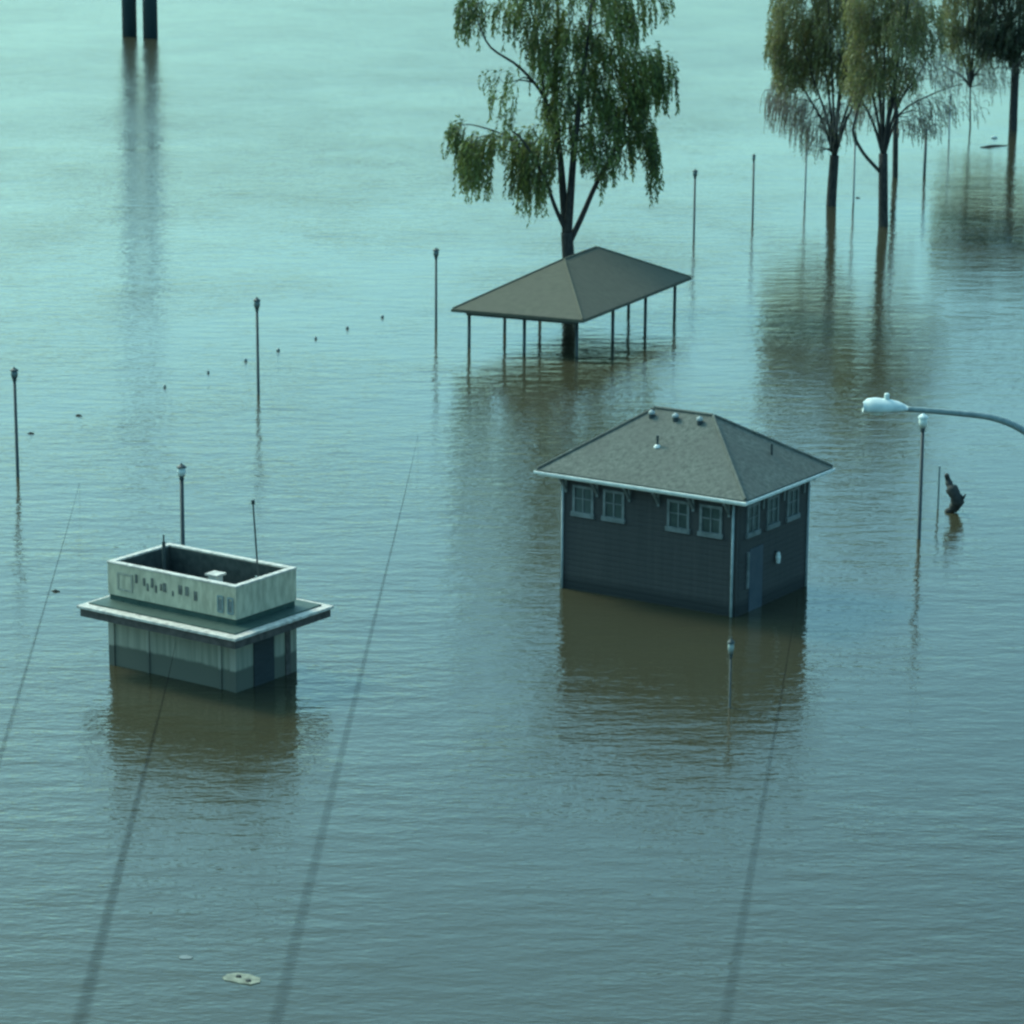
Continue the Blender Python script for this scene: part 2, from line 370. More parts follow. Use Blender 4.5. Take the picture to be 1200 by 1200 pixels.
    # knee braces under the eaves
    for s in (4.75, 3.62, 2.62, 1.43, .22, 5.85):
        m = MB(); q = P(o + s, o - .004, 0)
        m.box(q + Z * 2.65, u * .08, -v * .07, Z * .52); m.box(q + Z * 3.08 - v * .07, u * .08, -v * .34, Z * .09)
        m.v and None
        i = len(m.v); a = q - v * .07 + Z * 2.72; b = q - v * .36 + Z * 3.08
        m.v += [a, a + u * .08, b + u * .08, b, a + Z * .09, a + u * .08 + Z * .09, b + u * .08 - v * -.08, b - v * -.08]
        for f in ((0, 1, 2, 3), (4, 7, 6, 5), (0, 4, 5, 1), (3, 2, 6, 7), (0, 3, 7, 4), (1, 5, 6, 2)): m.f.append(tuple(i + k for k in f))
        m.build('bracket', M['trim_grey'], t)
    for s in (1.42, 2.72, 4.0):
        m = MB(); q = P(o - .004, o + s, 0)
        m.box(q + Z * 2.65, v * .08, -u * .07, Z * .52); m.box(q + Z * 3.08 - u * .07, v * .08, -u * .34, Z * .09)
        m.build('bracket', M['trim_grey'], t)
    # door, its bright sidelight strip, and the wall lamp beside it
    m = MB(); m.box(P(o - .03, o + .76, -1.5), v * .8, -u * -.026, Z * 3.05); d = m.build('door', M['door_paint'], t)
    m = MB(); m.box(P(o - .08, o + .56, .40), v * .1, u * .06, Z * 1.1); m.build('notice_strip', M['trim_grey'], t)
    m = MB(); m.tube([P(o - .12, o + 2.35, .82), P(o - .12, o + 2.35, 1.0), P(o - .12, o + 2.35, 1.16)], [.06, .085, .05], 10); wl = m.build('wall_lamp', M['white_paint'], t)
    m = MB(); m.box(P(o - .12, o + 2.32, 1.14), v * .06, u * .118, Z * .05); m.build('lamp_arm', M['black_metal'], wl)
restroom()

# ------------------------------------------------------------------ kiosk with parapet
def kiosk():
    K = Vector((-7.35, 79.14, 0)); u = ud(145); v = ud(55); LU, LV = 4.58, 2.55
    t = empty('kiosk_building', K + u * LU / 2 + v * LV / 2, 'small green grey kiosk with open parapet and projecting white ledge', 'building')
    P = lambda a, b, z: K + u * a + v * b + Z * (z + .47)
    def ring(e0, e1, e2, e3):  # extents a0,a1,b0,b1
        return [(p.x, p.y) for p in (P(e0, e2, 0), P(e0, e3, 0), P(e1, e3, 0), P(e1, e2, 0))][::-1]
    m = MB(); m.prism(ring(0, LU, 0, LV), -1.8, 1.52); m.build('wall', M['stucco'], t)
    # corner piers and panel strips
    for a, wd in ((0.0, .22), (.52, .1), (3.1, .09), (LU - .2, .2)):
        m = MB(); m.box(P(a, -.035, -1.97), u * wd, v * .03, Z * 3.015); m.build('pilaster', M['stucco_pale'], t)
    m = MB(); m.box(P(-.03, .70, -1.7), v * .85, u * .026, Z * 2.72); m.build('door', M['siding'], t)
    m = MB(); m.box(P(-.03, 2.05, -1.7), v * .2, u * .026, Z * 2.74); m.build('pilaster', M['ledge_under'], t)
    # ledge: fascia under, pale cap above
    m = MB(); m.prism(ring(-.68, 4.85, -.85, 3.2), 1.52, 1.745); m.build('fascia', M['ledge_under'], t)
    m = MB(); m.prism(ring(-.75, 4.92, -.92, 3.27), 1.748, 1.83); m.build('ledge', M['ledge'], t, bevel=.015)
    # parapet as four butted walls
    th = .16; z0, z1 = 1.55, 2.43
    m = MB()
    m.box(P(0, 0, z0), u * LU, v * th, Z * (z1 - z0)); m.box(P(0, LV - th, z0), u * LU, v * th, Z * (z1 - z0))
    m.box(P(0, th, z0), u * th, v * (LV - 2 * th), Z * (z1 - z0)); m.box(P(LU - th, th, z0), u * th, v * (LV - 2 * th), Z * (z1 - z0))
    pa = m.build('parapet', M['parapet'], t)
    m = MB(); zc = z1 + .002; q = .02
    m.box(P(-q, -q, zc), u * (LU + 2 * q), v * (th + q), Z * .05); m.box(P(-q, LV - th, zc), u * (LU + 2 * q), v * (th + q), Z * .05)
    m.box(P(-q, th, zc), u * (th + q), v * (LV - 2 * th), Z * .05); m.box(P(LU - th, th, zc), u * (th + q), v * (LV - 2 * th), Z * .05)
    m.build('coping', M['ledge'], pa, bevel=.01)
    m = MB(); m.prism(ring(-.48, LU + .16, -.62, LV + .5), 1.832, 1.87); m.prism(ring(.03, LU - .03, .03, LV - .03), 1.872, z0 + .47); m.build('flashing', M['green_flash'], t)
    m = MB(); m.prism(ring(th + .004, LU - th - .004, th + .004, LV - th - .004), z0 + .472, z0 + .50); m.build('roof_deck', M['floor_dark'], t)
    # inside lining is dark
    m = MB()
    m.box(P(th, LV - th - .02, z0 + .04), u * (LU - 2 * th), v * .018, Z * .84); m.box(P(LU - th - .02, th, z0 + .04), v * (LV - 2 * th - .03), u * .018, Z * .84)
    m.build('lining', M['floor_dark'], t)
    # worn sign on the left face of the parapet: a framed panel, worn characters, two tall zeros
    def stroke(a, z, w_, h_, mat=None, d=.02):
        mk = MB(); mk.box(P(a, -.004 - d, z), u * w_, v * d, Z * h_); mk.build('sign_mark', M['sign_dark'], pa)
    for a, z, w_, h_ in ((3.5, 2.02, .07, .24), (3.22, 1.98, .06, .22), (3.10, 1.86, .05, .2), (2.93, 1.98, .07, .26), (2.80, 1.86, .05, .2), (2.62, 1.95, .05, .18),
                        (2.46, 1.93, .1, .24), (1.90, 1.95, .11, .25), (1.66, 1.95, .11, .25), (1.36, 1.86, .1, .26), (2.2, 1.86, .04, .14)):
        stroke(a, z, w_, h_)
    for a0 in (.07, .42):
        mk = MB()
        for (da, dz, w_, h_) in ((0, .08, .05, .46), (.17, .08, .05, .46), (.05, .5, .12, .05), (.05, .07, .12, .05)):
            mk.box(P(a0 + da, -.026, 1.60 + dz), u * w_, v * .022, Z * h_)
        mk.build('sign_zero', M['grey_metal'], pa)
        mk = MB(); mk.box(P(a0 + .07, -.016, 1.74), u * .08, v * .012, Z * .3); mk.build('sign_zero_fill', M['trim_grey'], pa)
    mk = MB()
    for (a, z, w_, h_) in ((3.68, 1.72, .05, .5), (4.18, 1.72, .05, .5), (3.73, 2.17, .45, .05), (3.73, 1.72, .45, .05)):
        mk.box(P(a, -.022, z), u * w_, v * .018, Z * h_)
    mk.build('sign_frame', M['stucco_pale'], pa)
    # things on the roof deck
    p = P(1.75, 1.25, z0 + .03); m = MB(); m.box(p, u * .3, v * .3, Z * .62); bx = m.build('roof_vent', M['white_paint'], t, bevel=.03)
    m = MB(); m.prism([((p + u * a + v * b).x, (p + u * a + v * b).y) for a, b in ((-.06, -.06), (.36, -.06), (.36, .36), (-.06, .36))][::1], p.z + .624, p.z + .68); m.build('vent_hood', M['ledge'], bx)
    p = P(.92, 2.0, z0 + .03); m = MB(); m.tube([p, p + Z * .62], .06, 10); m.build('vent_pipe', M['grey_metal'], t)
    p = P(.62, 1.75, z0 + .03)
    q = p + Vector((-.16, 0, 2.75)); m = MB(); m.tube([p, p.lerp(q, .25), q], [.04, .025, .022], 8); mst = m.build('mast', M['black_metal'], t)
    m = MB(); m.tube([p, p + Z * .7], .06, 8); m.build('mast_base', M['black_metal'], mst); m = MB(); m.tube([q - Z * .02, q + Z * .1], .05, 8); m.build('mast_tip', M['black_metal'], mst)
    p = P(3.72, 1.35, z0 + .03); m = MB(); m.tube([p, p + Z * 1.3], .05, 8); m.tube([p + Z * 1.3, p + Z * 1.5], .025, 6); m.build('stub_post', M['black_metal'], t)
kiosk()

# ------------------------------------------------------------------ picnic pavilion
def pavilion():
    B = Vector((2.92, 127.92, 0)); u = ud(156); v = ud(66); LU, LV = 6.1, 12.8
    t = empty('picnic_pavilion', B + u * LU / 2 + v * LV / 2, 'open picnic pavilion with brown grey hipped roof on slim posts', 'pavilion')
    P = lambda a, b, z: B + u * a + v * b + Z * z
    ZE = 1.6
    c = [P(0, 0, ZE), P(LU, 0, ZE), P(LU, LV, ZE), P(0, LV, ZE)]; ct = [p + Z * .13 for p in c]
    r1, r2 = P(LU / 2, 5.1, 3.42), P(LU / 2, 8.8, 3.45)
    m = MB(); m.v = ct + [r1, r2]
    low = [p - Z * .06 for p in ct]; m.v += low + [r1 - Z * .06, r2 - Z * .06]
    m.f = [(0, 4, 1), (1, 4, 5, 2), (2, 5, 3), (3, 5, 4, 0), (6, 7, 10), (7, 8, 11, 10), (8, 9, 11), (9, 6, 10, 11), (0, 1, 7, 6), (1, 2, 8, 7), (2, 3, 9, 8), (3, 0, 6, 9)]
    rf = m.build('roof', M['pav_roof'], t)
    m = MB()
    for a, b in ((ct[0], r1), (ct[1], r1), (ct[2], r2), (ct[3], r2), (r1, r2)): m.tube([a.lerp(b, .01), a.lerp(b, .99)], .05, 6)
    m.build('ridge_cap', M['pav_roof'], rf)
    m = MB(); k = .03
    m.box(P(0, -k, ZE), u * LU, v * k, Z * .11); m.box(P(0, LV, ZE), u * LU, v * k, Z * .11)
    m.box(P(-k, -k, ZE), u * k, v * (LV + 2 * k), Z * .11); m.box(P(LU, -k, ZE), u * k, v * (LV + 2 * k), Z * .11)
    m.build('fascia', M['pav_roof'], t)
    # ring beam and rafters
    m = MB()
    for a in (.5, LU - .62): m.box(P(a, .5, ZE - .16), u * .12, v * (LV - 1), Z * .18)
    for b in (.38, LV - .5): m.box(P(.5, b, ZE - .165), u * (LU - 1), v * .12, Z * .18)
    m.build('beam', M['black_metal'], t)
    for a, b in [(.56, .7), (.56, 4.75), (.56, 8.6), (.56, LV - .56), (LU - .56, .56), (LU - .56, 4.3), (LU - .56, 8.2), (LU - .56, LV - .56), (2.88, .44), (2.88, LV - .44)]:
        m = MB(); m.tube([P(a, b, -1.6), P(a, b, ZE - .165)], .075, 10); m.build('post', M['black_metal'], t, smooth=True)
pavilion()

# ------------------------------------------------------------------ lamp posts (Empty at the water line above each base)
def lamp(px, w, top, label, glass='dark_glass', r=.055, head=.5, headr=.13, name='lamp_post', group='lamp posts standing in the flood', metal='black_metal', tilt=0):
    b = at(px, w); h = atY(px, top, b.y).z
    t = empty(name, (b.x, b.y, -1.2), label, 'lamp post', group, world=False)
    t.rotation_euler = (0, tilt, 0)
    H = h + 1.2; t.rotation_euler = (random.uniform(-.008, .008), tilt + random.uniform(-.006, .006), 0)
    m = MB(); m.tube([(0, 0, -.3), (0, 0, .5), (0, 0, .55), (0, 0, H - head)], [.11, .1, r * 1.15, r], 10); m.build('pole', M[metal], t, smooth=True)
    m = MB(); z = H - head
    m.lathe([(z - .02, r), (z + .02, headr * .62), (z + head * .16, headr * .5), (z + head * .2, headr * .85)], 12); m.build('collar', M[metal], t)
    m = MB(); m.lathe([(z + head * .205, headr * .7), (z + head * .45, headr), (z + head * .72, headr * .9)], 12); m.build('globe', M[glass], t, smooth=True)
    m = MB(); m.lathe([(z + head * .725, headr * 1.25), (z + head * .8, headr * 1.1), (z + head * .92, headr * .35), (z + head, headr * .15)], 12)
    m.build('cap', M['pale_paint' if glass == 'lamp_glass' else metal], t)
    return t
lamp(21, 559, 430, 'dark lamp post alone at the left edge of the flood')
lamp(303, 462, 348, 'dark lamp post rising beyond the row of small floats, above the kiosk', head=.55)
lamp(511, 385, 290, 'dark lamp post just left of the pavilion roof')
lamp(215, 691, 543, 'dark lamp post standing directly behind the kiosk parapet', glass='pale_paint', r=.062)
lamp(813, 282, 198, 'dark lamp post behind the right corner of the pavilion roof')
lamp(882, 261, 180, 'slim dark lamp post between the pavilion and the twin trees', headr=.09)
lamp(943, 235, 150, 'grey lamp post against the left side of the olive tree', metal='grey_metal', headr=.1)
lamp(1000, 238, 158, 'pale grey lamp post between the two olive tree trunks', metal='grey_metal', headr=.1)
lamp(1083, 206, 150, 'short dark lamp post right of the forked tree', headr=.1, r=.09)
lamp(1112, 163, 110, 'far grey lamp post behind the drooping bare twigs', metal='grey_metal', headr=.1)
lamp(1077, 631, 483, 'tall lamp post with white lantern under the street light arm', glass='lamp_glass', head=.62, headr=.14, r=.058)
lamp(855, 829, 747, 'low white headed lamp post standing in front of the dark blue building', glass='dull_glass', head=.55, headr=.085, r=.028)

# thin grey marker pole
b = at(1099, 596); m = MB(); m.tube([(b.x, b.y, -1.2), (b.x, b.y, atY(1098, 546, b.y).z)], .035, 8)
tag(m.build('marker_pole', M['grey_metal']), 'thin grey bare pole beside the dark curved snag', 'pole')

# ------------------------------------------------------------------ street light with long arm at the right edge
def street_light():
    Y = 56.0
    pts = [(1262, 640), (1250, 575), (1228, 530), (1200, 505), (1165, 490), (1120, 484), (1060, 479)]
    base = atY(1268, 760, Y)
    t = empty('street_light', (base.x, Y, -1.5), 'pale cobra head street light reaching in from the right edge on a long arm', 'street light')
    m = MB(); bx = base.x
    m.tube([(bx, Y, -1.6), (bx, Y, 6), (bx, Y, atY(1265, 640, Y).z)], [.12, .09, .07], 14); m.build('pole', M['pale_paint'], t, smooth=True)
    W = [atY(px, py, Y) for px, py in pts]; W[0].x = bx; W[0].z = atY(1265, 640, Y).z
    # smooth the arm
    sm = []
    for i in range(len(W) - 1):
        p0 = W[max(i - 1, 0)]; p1 = W[i]; p2 = W[i + 1]; p3 = W[min(i + 2, len(W) - 1)]
        for k in range(5):
            s = k / 5
            sm.append(.5 * ((2 * p1) + (p2 - p0) * s + (2 * p0 - 5 * p1 + 4 * p2 - p3) * s * s + (3 * p1 - p0 - 3 * p2 + p3) * s ** 3))
    sm.append(W[-1])
    m = MB(); m.tube(sm, [(.085 - .035 * i / len(sm)) for i in range(len(sm))], 10); m.build('arm', M['grey_metal'], t, smooth=True)
    # head: a shaped shell, higher at the front half, tapering into the arm
    h0 = atY(1064, 477, Y); ln = (1064 - 1009) / 64.0 * 1.0
    sec = [(0, .06, .06, 0), (.06, .11, .09, .01), (.18, .17, .15, .01), (.36, .20, .19, .01), (.62, .21, .22, .01), (.76, .19, .20, .01), (.84, .14, .13, .0)]
    m = MB(); n = 12
    for (d, wy, hz, up) in sec:
        for j in range(n):
            an = 2 * math.pi * j / n
            zz = math.sin(an); zz = zz if zz > 0 else zz * .35
            m.v.append(Vector((h0.x - d, Y + math.cos(an) * wy, h0.z + (up - .05 + zz * hz))))
    for i in range(len(sec) - 1):
        for j in range(n): m.f.append((i * n + j, i * n + (j + 1) % n, (i + 1) * n + (j + 1) % n, (i + 1) * n + j))
    m.f.append(tuple(range(n))); m.f.append(tuple(reversed([(len(sec) - 1) * n + j for j in range(n)])))
    hd = m.build('lamp_head', M['pale_paint'], t, smooth=True)
    m = MB(); c = Vector((h0.x - .58, Y, h0.z - .115)); m.tube([c + Z * .03, c - Z * .02, c - Z * .05], [.16, .14, .05], 14); m.build('lens', M['lamp_glass'], hd)
    m = MB(); c = Vector((h0.x - .40, Y, h0.z + .13)); m.tube([c, c + Z * .11, c + Z * .13], [.05, .05, .03], 10); m.build('photocell', M['pale_paint'], hd)
street_light()

# ------------------------------------------------------------------ bridge pier far off
def pier():
    a = at(151, 43); b = at(175.5, 45)
    t = empty('bridge_pier', (a.x, a.y, 0), 'pair of tall dark pier columns far off in open water', 'bridge pier')
    for p in (a, b):
        m = MB(); m.tube([(p.x, p.y + .6, -2), (p.x, p.y + .6, 10), (p.x, p.y + .6, 16)], [.70, .68, .66], 20); m.build('column', M['pier'], t, smooth=True)
    m = MB(); m.box((a.x - 1.2, a.y - .6, 16.002), (b.x - a.x + 2.4, b.y - a.y, 0), (0, 2.4, 0), (0, 0, 1.1)); m.build('cap_beam', M['pier'], t)
pier()

# ------------------------------------------------------------------ small floats strung in a row, each its own thing
FG = 'small dark floats strung in a line'
fl = [(193, 454, 'leftmost small float of the strung line, left of the far lamp post'), (244, 437, 'small dark float second from the left end of the strung line'), (288, 423, 'small dark float just left of the lamp post above the kiosk'), (326, 411, 'small dark float just right of the lamp post above the kiosk'),
      (370, 397, 'small dark float third from the right end of the line'), (407, 385, 'small dark float second from the right end of the line'), (448, 372, 'rightmost small float of the line, nearest the pavilion')]
for i, (px, py, lb) in enumerate(fl):
    b = at(px, py); m = MB(); r = random.uniform(.06, .10)
    m.tube([b + Z * -.12, b + Z * -.04, b + Z * .06, b + Z * .11], [r * .6, r, r * .85, r * .3], 10)
    tag(m.build('float', M['dark_glass'], smooth=True), lb, 'float', FG)
for px, py, lb in ((36, 508, 'tiny dark debris piece beside the lamp post at the left edge'), (92, 487, 'tiny dark debris piece between the left lamp post and the float line'),
                   (65, 693, 'tiny dark debris piece left of the kiosk parapet'), (1005, 232, 'tiny dark debris piece between the two olive trees')):
    b = at(px, py); m = MB(); m.tube([b + Vector((-.13, .03, -.01)), b + Vector((0, 0, .02)), b + Vector((.14, -.04, .0))], [.02, .05, .02], 7)
    tag(m.build('driftwood', M['wood'], smooth=True), lb, 'debris')

# floating board in the foreground with two dark knots
def board():
    c = at(285, 1147); t = empty('floating_board', c, 'pale waterlogged board with two dark knots floating near the bottom', 'board')
    a = ud(-24); b = ud(66); m = MB(); pts = [(-.42, -.10), (-.30, -.19), (.05, -.2), (.30, -.19), (.42, -.04), (.33, .12), (.02, .2), (-.25, .17), (-.40, .05)]
    m.prism([((c + a * x + b * y * 1.25).x, (c + a * x + b * y * 1.25).y) for x, y in pts], -.04, .018); m.build('plank', M['pale_wood'], t, bevel=.01)
    for x, y in ((-.12, .02), (.17, -.09)):
        p = c + a * x + b * y; m = MB(); m.tube([p + Z * .012, p + Z * .045], [.065, .05], 9); m.build('knot', M['wood'], t)
board()
b = at(218, 1122); m = MB(); m.prism([(b.x + .17 * math.cos(k) * random.uniform(.7, 1.1), b.y + .13 * math.sin(k) * random.uniform(.7, 1.1)) for k in [i * math.pi / 4 for i in range(8)]], -.03, .012)
tag(m.build('floating_scrap', M['trim_grey']), 'tiny pale scrap floating left of the knotted board', 'debris')

# dark curved snag
def snag():
    b = at(1113, 601); Y = b.y
    pts = [(1108, 616, .07), (1110, 603, .12), (1118, 596, .19), (1120.5, 587, .22), (1119, 578, .20), (1114, 570, .13), (1111, 563, .10), (1110, 556, .06)]
    m = MB(); P3 = []
    for i, (px, py, r) in enumerate(pts):
        q = atY(px, py, Y); q.y += .12 * math.sin(i * 1.3); q.x += random.uniform(-.03, .03); P3.append(q)
    P3[0].z = -.7
    m.tube(catmull(P3, 4), [pts[min(i // 4, 7)][2] * random.uniform(.82, 1.12) for i in range(29)], 9)
    k = P3[3]; m.tube([k, k + Vector((.18, -.12, .16)), k + Vector((.24, -.2, .3))], [.08, .05, .02], 6)
    tag(m.build('snag', M['wood'], smooth=True), 'dark curved snag sticking out of the water right of the white lantern', 'snag')
snag()
# floating log raft by the far right tree
b = at(1140, 166); m = MB(); m.tube([b + Vector((.0, -3.3, .0)), b + Vector((.6, -3.1, .05)), b + Vector((1.1, -2.6, .03)), b + Vector((2.0, -2.2, .01))], [.03, .07, .08, .03], 8)
tag(m.build('floating_log', M['wood'], smooth=True), 'long dark log floating left of the far right tree trunk', 'log')
b = at(1165, 162); m = MB(); m.tube([b + Vector((-.2, 0, .03)), b + Vector((0, .1, .06)), b + Vector((.22, 0, .03))], [.04, .10, .05], 8)
tag(m.build('floating_scrap', M['pale_paint'], smooth=True), 'small white scrap floating beside the far log', 'debris')

# ------------------------------------------------------------------ trees
def rnd(a, b): return random.uniform(a, b)
class Tree:
    def __init__(s, px, w, seed):
        random.seed(seed); s.tuft = .15; s.base = at(px, w); s.Y = s.base.y; s.wood = MB(); s.twig = MB(); s.leaf = MB(); s.nodes = []
    def pt(s, px, py, dy=0):
        p = atY(px, py, s.Y); p.y += dy; return p
    def limb(s, pts, r0, r1, wig=.0):
        W = [s.pt(*p) for p in pts]; sm = catmull(W, 4)
        n = len(sm); rr = [r0 + (r1 - r0) * i / (n - 1) for i in range(n)]
        s.wood.tube(sm, rr, 8, cap=True)
        s.nodes += [(p, r) for p, r in zip(sm, rr)]
        return sm
    def branch_to(s, q, r=.05, low=False):
        best = min(s.nodes, key=lambda n: (n[0] - q).length + (1.2 if n[0].z > q.z else 0) * 1.0)
        p = best[0]; mid = p.lerp(q, .5) + Z * rnd(.1, .35) * (q - p).length * .5
        r = min(best[1] * .7, r)
        sm = catmull([p, mid, q], 4)
        s.wood.tube(sm, [r + (r * .3 - r) * i / (len(sm) - 1) for i in range(len(sm))], 5, cap=False)
        s.nodes += [(x, r * .4) for x in sm[5:]]
        return q
    def strand(s, p, L, leaf_l, leaf_w, step, out, bare=0.0, tw=.008):
        # a drooping twig with leaves along it
        n = max(3, int(L / step)); q = Vector(p); pts = [q.copy()]
        d = Vector((out.x, out.y, rnd(.0, .5)))
        for i in range(n):
            d = (d * .80 + Vector((rnd(-.05, .05), rnd(-.05, .05), -.22)))
            dn = d.normalized(); q = q + dn * step; pts.append(q.copy())
            if rnd(0, 1) >= bare:
                for sgn in (-1, 1):
                    if rnd(0, 1) < .12: continue
                    side = Vector((rnd(-1, 1), rnd(-1, 1), rnd(-.2, .3))).normalized()
                    ax = (dn * .8 + side * .55 + Vector((0, 0, -.25))).normalized()
                    wv = ax.cross(Vector((rnd(-1, 1), rnd(-1, 1), rnd(-1, 1)))).normalized() * leaf_w * .5
                    l = leaf_l * rnd(.7, 1.25); c = q
                    s.leaf.quad(c, c + ax * l * .45 + wv, c + ax * l, c + ax * l * .45 - wv)
        if tw: s.twig.tube(pts[::2] if len(pts) > 4 else pts, tw, 3, cap=False)
    def clump(s, px, py, rx, ry, n, L, leaf=(.24, .07), step=.16, dep=1.6, bare=0.0, br=3, tw=.009):
        c = s.pt(px, py, rnd(-dep, dep) * .5); sc = F_PX / (s.Y * 1.06)
        rx /= sc; ry /= sc
        subs = []
        for k in range(br):
            a = rnd(0, 6.28); q = c + Vector((math.cos(a) * rx * rnd(.2, .8), rnd(-dep, dep) * .8, math.sin(a) * ry * rnd(.2, .9)))
            s.branch_to(q); subs.append(q)
        for i in range(n):
            a = rnd(0, 6.28); rr = math.sqrt(rnd(0, 1))
            q = c + Vector((math.cos(a) * rx * rr, rnd(-dep, dep), math.sin(a) * ry * rr))
            k = min(subs, key=lambda x: (x - q).length)
            q = q.lerp(k, s.tuft)
            o = Vector((q.x - s.base.x, q.y - s.Y, 0)); o = o.normalized() * rnd(.05, .45) if o.length > .1 else o
            s.strand(q, rnd(*L), leaf[0], leaf[1], step, o, bare, tw)
    def finish(s, name, label, leafmat, twigmat='bark', group=None):
        t = empty(name, (s.base.x, s.base.y, 0), label, 'tree', group)
        s.wood.build('trunk', M['bark'], t, smooth=True)
        s.leaf.build('crown', M[leafmat], t)
        if s.twig.f: s.twig.build('twigs', M[twigmat], t)
        return t

# willow behind the pavilion
T = Tree(668, 352, 11); T.tuft = .30
T.limb([(669, 385), (668, 340), (666, 300), (664, 272)], .34, .27)
T.limb([(664, 274), (661, 240, .2), (657, 190, .5), (650, 120, .8), (655, 40, 1), (650, -40, .8)], .22, .05)
T.limb([(665, 274), (668, 235, -.3), (672, 180, -.6), (680, 110, -.8), (690, 30, -1.0), (700, -60, -.8)], .22, .05)
T.limb([(667, 285), (682, 255, .3), (700, 215, .5), (722, 175, .6), (735, 130, .4), (750, 80, 0)], .15, .05)
T.limb([(663, 270), (650, 240, -.5), (636, 200, -1.0), (612, 160, -1.3), (600, 150, -1.5)], .12, .03)
T.limb([(657, 190, .4), (640, 120, .2), (610, 80, 0), (575, 55, -.2), (560, 25, -.3)], .10, .03)
T.limb([(655, 180, .5), (640, 130, 1), (632, 60, 1.2), (620, 0, 1.4)], .10, .03)
T.limb([(700, 215, .5), (735, 170, 1.5), (765, 120, 1.6)], .08, .03)
T.limb([(640, 205, -1), (600, 165, .4), (560, 150, .8), (540, 148, .8)], .06, .02)
C1 = [  # px, py, rx, ry, strands, (len)
    (700, 20, 40, 45, 170, (1.2, 2.8)), (735, 0, 30, 25, 60, (1.0, 2.2)), (668, 60, 34, 50, 170, (1.2, 2.6)), (715, 95, 40, 45, 190, (1.2, 2.6)),
    (685, 130, 40, 40, 190, (1.2, 2.4)), (655, 110, 22, 45, 100, (1.0, 2.2)), (745, 85, 30, 32, 150, (1.0, 2.4)), (768, 78, 18, 24, 80, (.7, 2.2)),
    (735, 140, 26, 24, 110, (.9, 2.0)), (700, 165, 28, 22, 80, (.8, 1.8)), (640, 165, 26, 22, 80, (1.0, 2.4)), (615, 165, 14, 14, 46, (1.4, 2.9)), (648, 30, 26, 35, 90, (1.0, 2.4)),
    (600, 8, 30, 14, 60, (.7, 1.8)), (556, 10, 19, 22, 85, (.5, 1.5)), (628, 45, 14, 30, 26, (.8, 1.8)), (540, 152, 12, 9, 44, (.5, 1.5)), (568, 165, 20, 12, 80, (1.2, 2.8)),
    (552, 172, 10, 9, 34, (1.0, 2.6)), (598, 110, 16, 40, 26, (.8, 1.6)), (580, 95, 12, 26, 10, (.6, 1.4)), (760, 160, 10, 14, 32, (.8, 1.8)), (756, 165, 9, 9, 34, (1.4, 2.9)), (735, 165, 9, 9, 22, (.8, 2.0)),
    (640, 205, 16, 10, 34, (1.2, 2.4)), (622, 200, 8, 8, 14, (1.0, 2.6)), (700, 200, 12, 8, 14, (.6, 1.6)), (595, 160, 16, 9, 26, (.6, 1.4)), (770, 0, 14, 12, 14, (.6, 1.2)), (650, -20, 60, 25, 130, (1, 2.4)), (710, -35, 45, 20, 90, (1, 2))]
for c in C1: T.clump(*c[:4], int(c[4] * (1.0 if c[4] < 90 else 1.2)), c[5] if c[4] < 90 else (.4, c[5][1] * .62), leaf=(.26, .085), br=4 if c[4] < 60 else 8)
T.finish('willow_tree', 'leafy green weeping willow rising directly behind the pavilion roof', 'leaf_dark')

def vase_tree(px, w, seed, fork, spread, top, n, clumps, twclumps, extra, name, label, leafmat, r=.33, leaf=(.22, .07)):
    T = Tree(px, w, seed)
    for e in extra: T.limb(*e)
    fx, fy = fork
    T.limb([(px + 1, w + 35), (px, w), (fx, fy)], r, r * .8)
    for i in range(n):
        a = (i + .5) / n * 2 - 1; tx = fx + a * spread + rnd(-8, 8); dy = rnd(-2.2, 2.2); ty = top + abs(a) * 70 + rnd(-15, 35)
        T.limb([(fx, fy + 4), (fx + (tx - fx) * .22, fy - (fy - ty) * .3, dy * .3), (fx + (tx - fx) * .6, fy - (fy - ty) * .62, dy * .7), (tx, ty, dy)], .10, .02)
    for c in clumps: c = (*c[:4], int(c[4] * 2.8), (c[5][0] * .6, c[5][1] * .7)); T.clump(*c, leaf=leaf, step=.14, br=4, tw=.008)
    for c in twclumps: c = (*c[:4], int(c[4] * 2.1), c[5]); T.clump(*c, leaf=(.13, .045), step=.16, bare=.7, br=5, tw=.014)
    T.finish(name, label, leafmat, 'bark_grey')

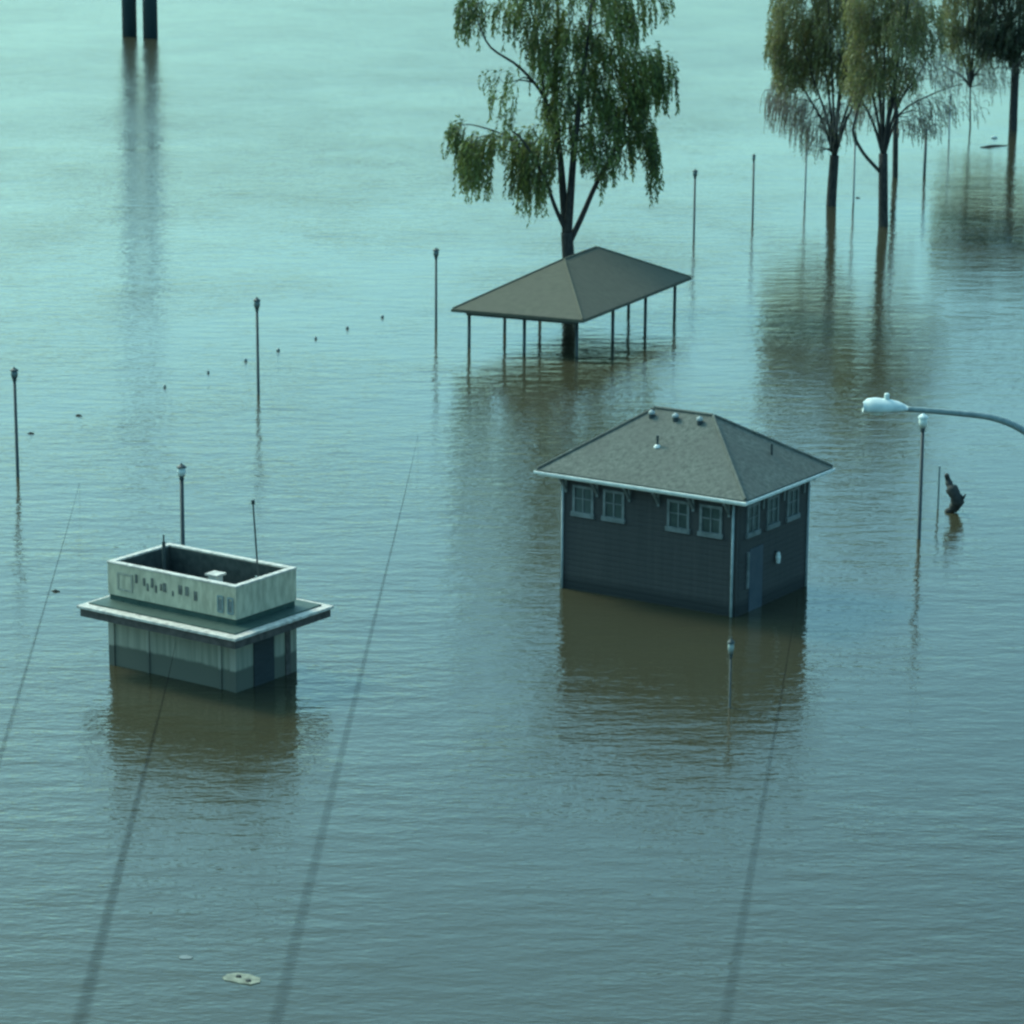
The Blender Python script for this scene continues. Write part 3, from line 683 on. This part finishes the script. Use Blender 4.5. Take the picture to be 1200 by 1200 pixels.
vase_tree(974, 241, 21, (978, 182), 68, -30, 8,
          [(950, 5, 44, 34, 200, (.8, 2.0)), (940, 50, 36, 30, 190, (.8, 1.9)), (985, 25, 34, 42, 200, (.8, 1.9)), (965, 75, 40, 24, 170, (.7, 1.6)), (928, 85, 18, 16, 60, (.6, 1.6)), (915, 40, 12, 40, 50, (.7, 1.6)), (960, -25, 50, 15, 120, (.6, 1.4)), (995, 80, 20, 20, 70, (.6, 1.4))],
          [(930, 120, 24, 16, 80, (.8, 2.2)), (955, 135, 28, 20, 90, (.8, 2.0)), (985, 130, 22, 24, 60, (.6, 1.6)), (915, 105, 14, 12, 30, (.8, 2.4)), (960, 165, 16, 12, 30, (.5, 1.2))], [],
          'olive_tree', 'olive green vase shaped tree on the left of the twin trees', 'leaf_olive')
vase_tree(1035, 265, 34, (1035, 180), 62, -30, 8,
          [(1030, 5, 36, 36, 190, (.8, 1.9)), (1025, 55, 30, 36, 190, (.7, 1.7)), (1055, 25, 26, 36, 130, (.7, 1.6)), (1045, 85, 26, 22, 90, (.6, 1.4)), (1010, 95, 18, 20, 70, (.6, 1.4)), (1035, -25, 44, 15, 110, (.6, 1.4)), (1080, 30, 22, 34, 70, (.6, 1.6))],
          [(1075, 60, 26, 32, 70, (.6, 1.6)), (1090, 125, 26, 18, 60, (.5, 1.4)), (1070, 145, 24, 14, 60, (.5, 1.4)), (1020, 120, 22, 20, 60, (.6, 1.5)), (1105, 80, 22, 22, 40, (.6, 1.4)), (1125, 120, 26, 20, 22, (.5, 1.3))],
          [([(1034, 204), (1012, 180, -.3), (1000, 158, -.5), (999, 145, -.6), (1006, 120, -.6)], .11, .05), ([(1036, 185), (1055, 135, .4), (1095, 112, .8), (1130, 100, 1.0)], .07, .02),
           ([(1036, 180), (1050, 125, -.4), (1075, 85, -.8), (1098, 40, -1)], .07, .02), ([(1037, 175), (1050, 95, .3), (1062, 40, .6), (1085, 0, .8)], .08, .02)],
          'forked_tree', 'brownish green tree with a low fork on the right of the twin trees', 'leaf_olive', r=.31)
vase_tree(1049, 208, 45, (1050, 130), 22, 20, 5, [(1060, 20, 22, 26, 60, (.6, 1.5))], [(1062, 100, 18, 22, 40, (.5, 1.2))], [],
          'slender_tree', 'slender dark tree standing close behind the forked tree', 'leaf_olive', r=.2)
vase_tree(1187, 152, 56, (1190, 80), 70, -60, 10,
          [(1180, 10, 36, 34, 220, (.8, 2.0)), (1195, 50, 26, 22, 150, (.7, 1.6)), (1165, 40, 24, 20, 110, (.7, 1.5)), (1215, 20, 36, 40, 150, (.8, 1.8)), (1190, -25, 60, 18, 160, (.7, 1.6))],
          [(1170, 70, 22, 16, 50, (.5, 1.4))], [],
          'shade_tree', 'dark leafy tree at the far right edge with a bent trunk', 'leaf_shade', r=.34, leaf=(.26, .09))
vase_tree(1137, 150, 67, (1137, 98), 34, -20, 7,
          [(1130, 10, 28, 30, 160, (.7, 1.8)), (1140, 50, 26, 22, 110, (.7, 1.6)), (1118, 35, 16, 26, 70, (.6, 1.5)), (1128, -22, 34, 14, 80, (.5, 1.2))],
          [(1135, 85, 30, 18, 50, (.6, 1.6)), (1160, 90, 16, 14, 30, (.6, 1.6))], [],
          'pale_tree', 'pale olive tree between the forked tree and the far right tree', 'leaf_olive', r=.07)

# ------------------------------------------------------------------ thin guy wires running down from beside the camera
CG = 'thin guy wires slanting down over the flood'
def wire(near, Yn, far, label, r=.0036):
    a = atY(near[0], near[1], Yn); b = far if isinstance(far, Vector) else at(*far) - Z * .3
    m = MB(); n = 14
    m.tube([a.lerp(b, i / n) - Z * (.08 * math.sin(math.pi * i / n)) for i in range(n + 1)], r, 6)
    tag(m.build('guy_wire', M['cable'], smooth=True), label, 'wire', CG)
wire((286, 1350), 5.5, (490, 500), 'thin dark wire slanting between the kiosk and the dark blue building')
wire((824, 1350), 5.5, atY(934, 700, 91.5), 'thin dark wire slanting down below the right side of the dark blue building')
wire((52, 1360), 4.6, atY(206, 752, 81.1), 'thin dark wire running up to the kiosk wall under its ledge', r=.005)
wire((-110, 1260), 7.5, (93, 555), 'thin dark wire far left of the kiosk')
for o in scene.objects:
    if 'world_space' in o: del o['world_space']
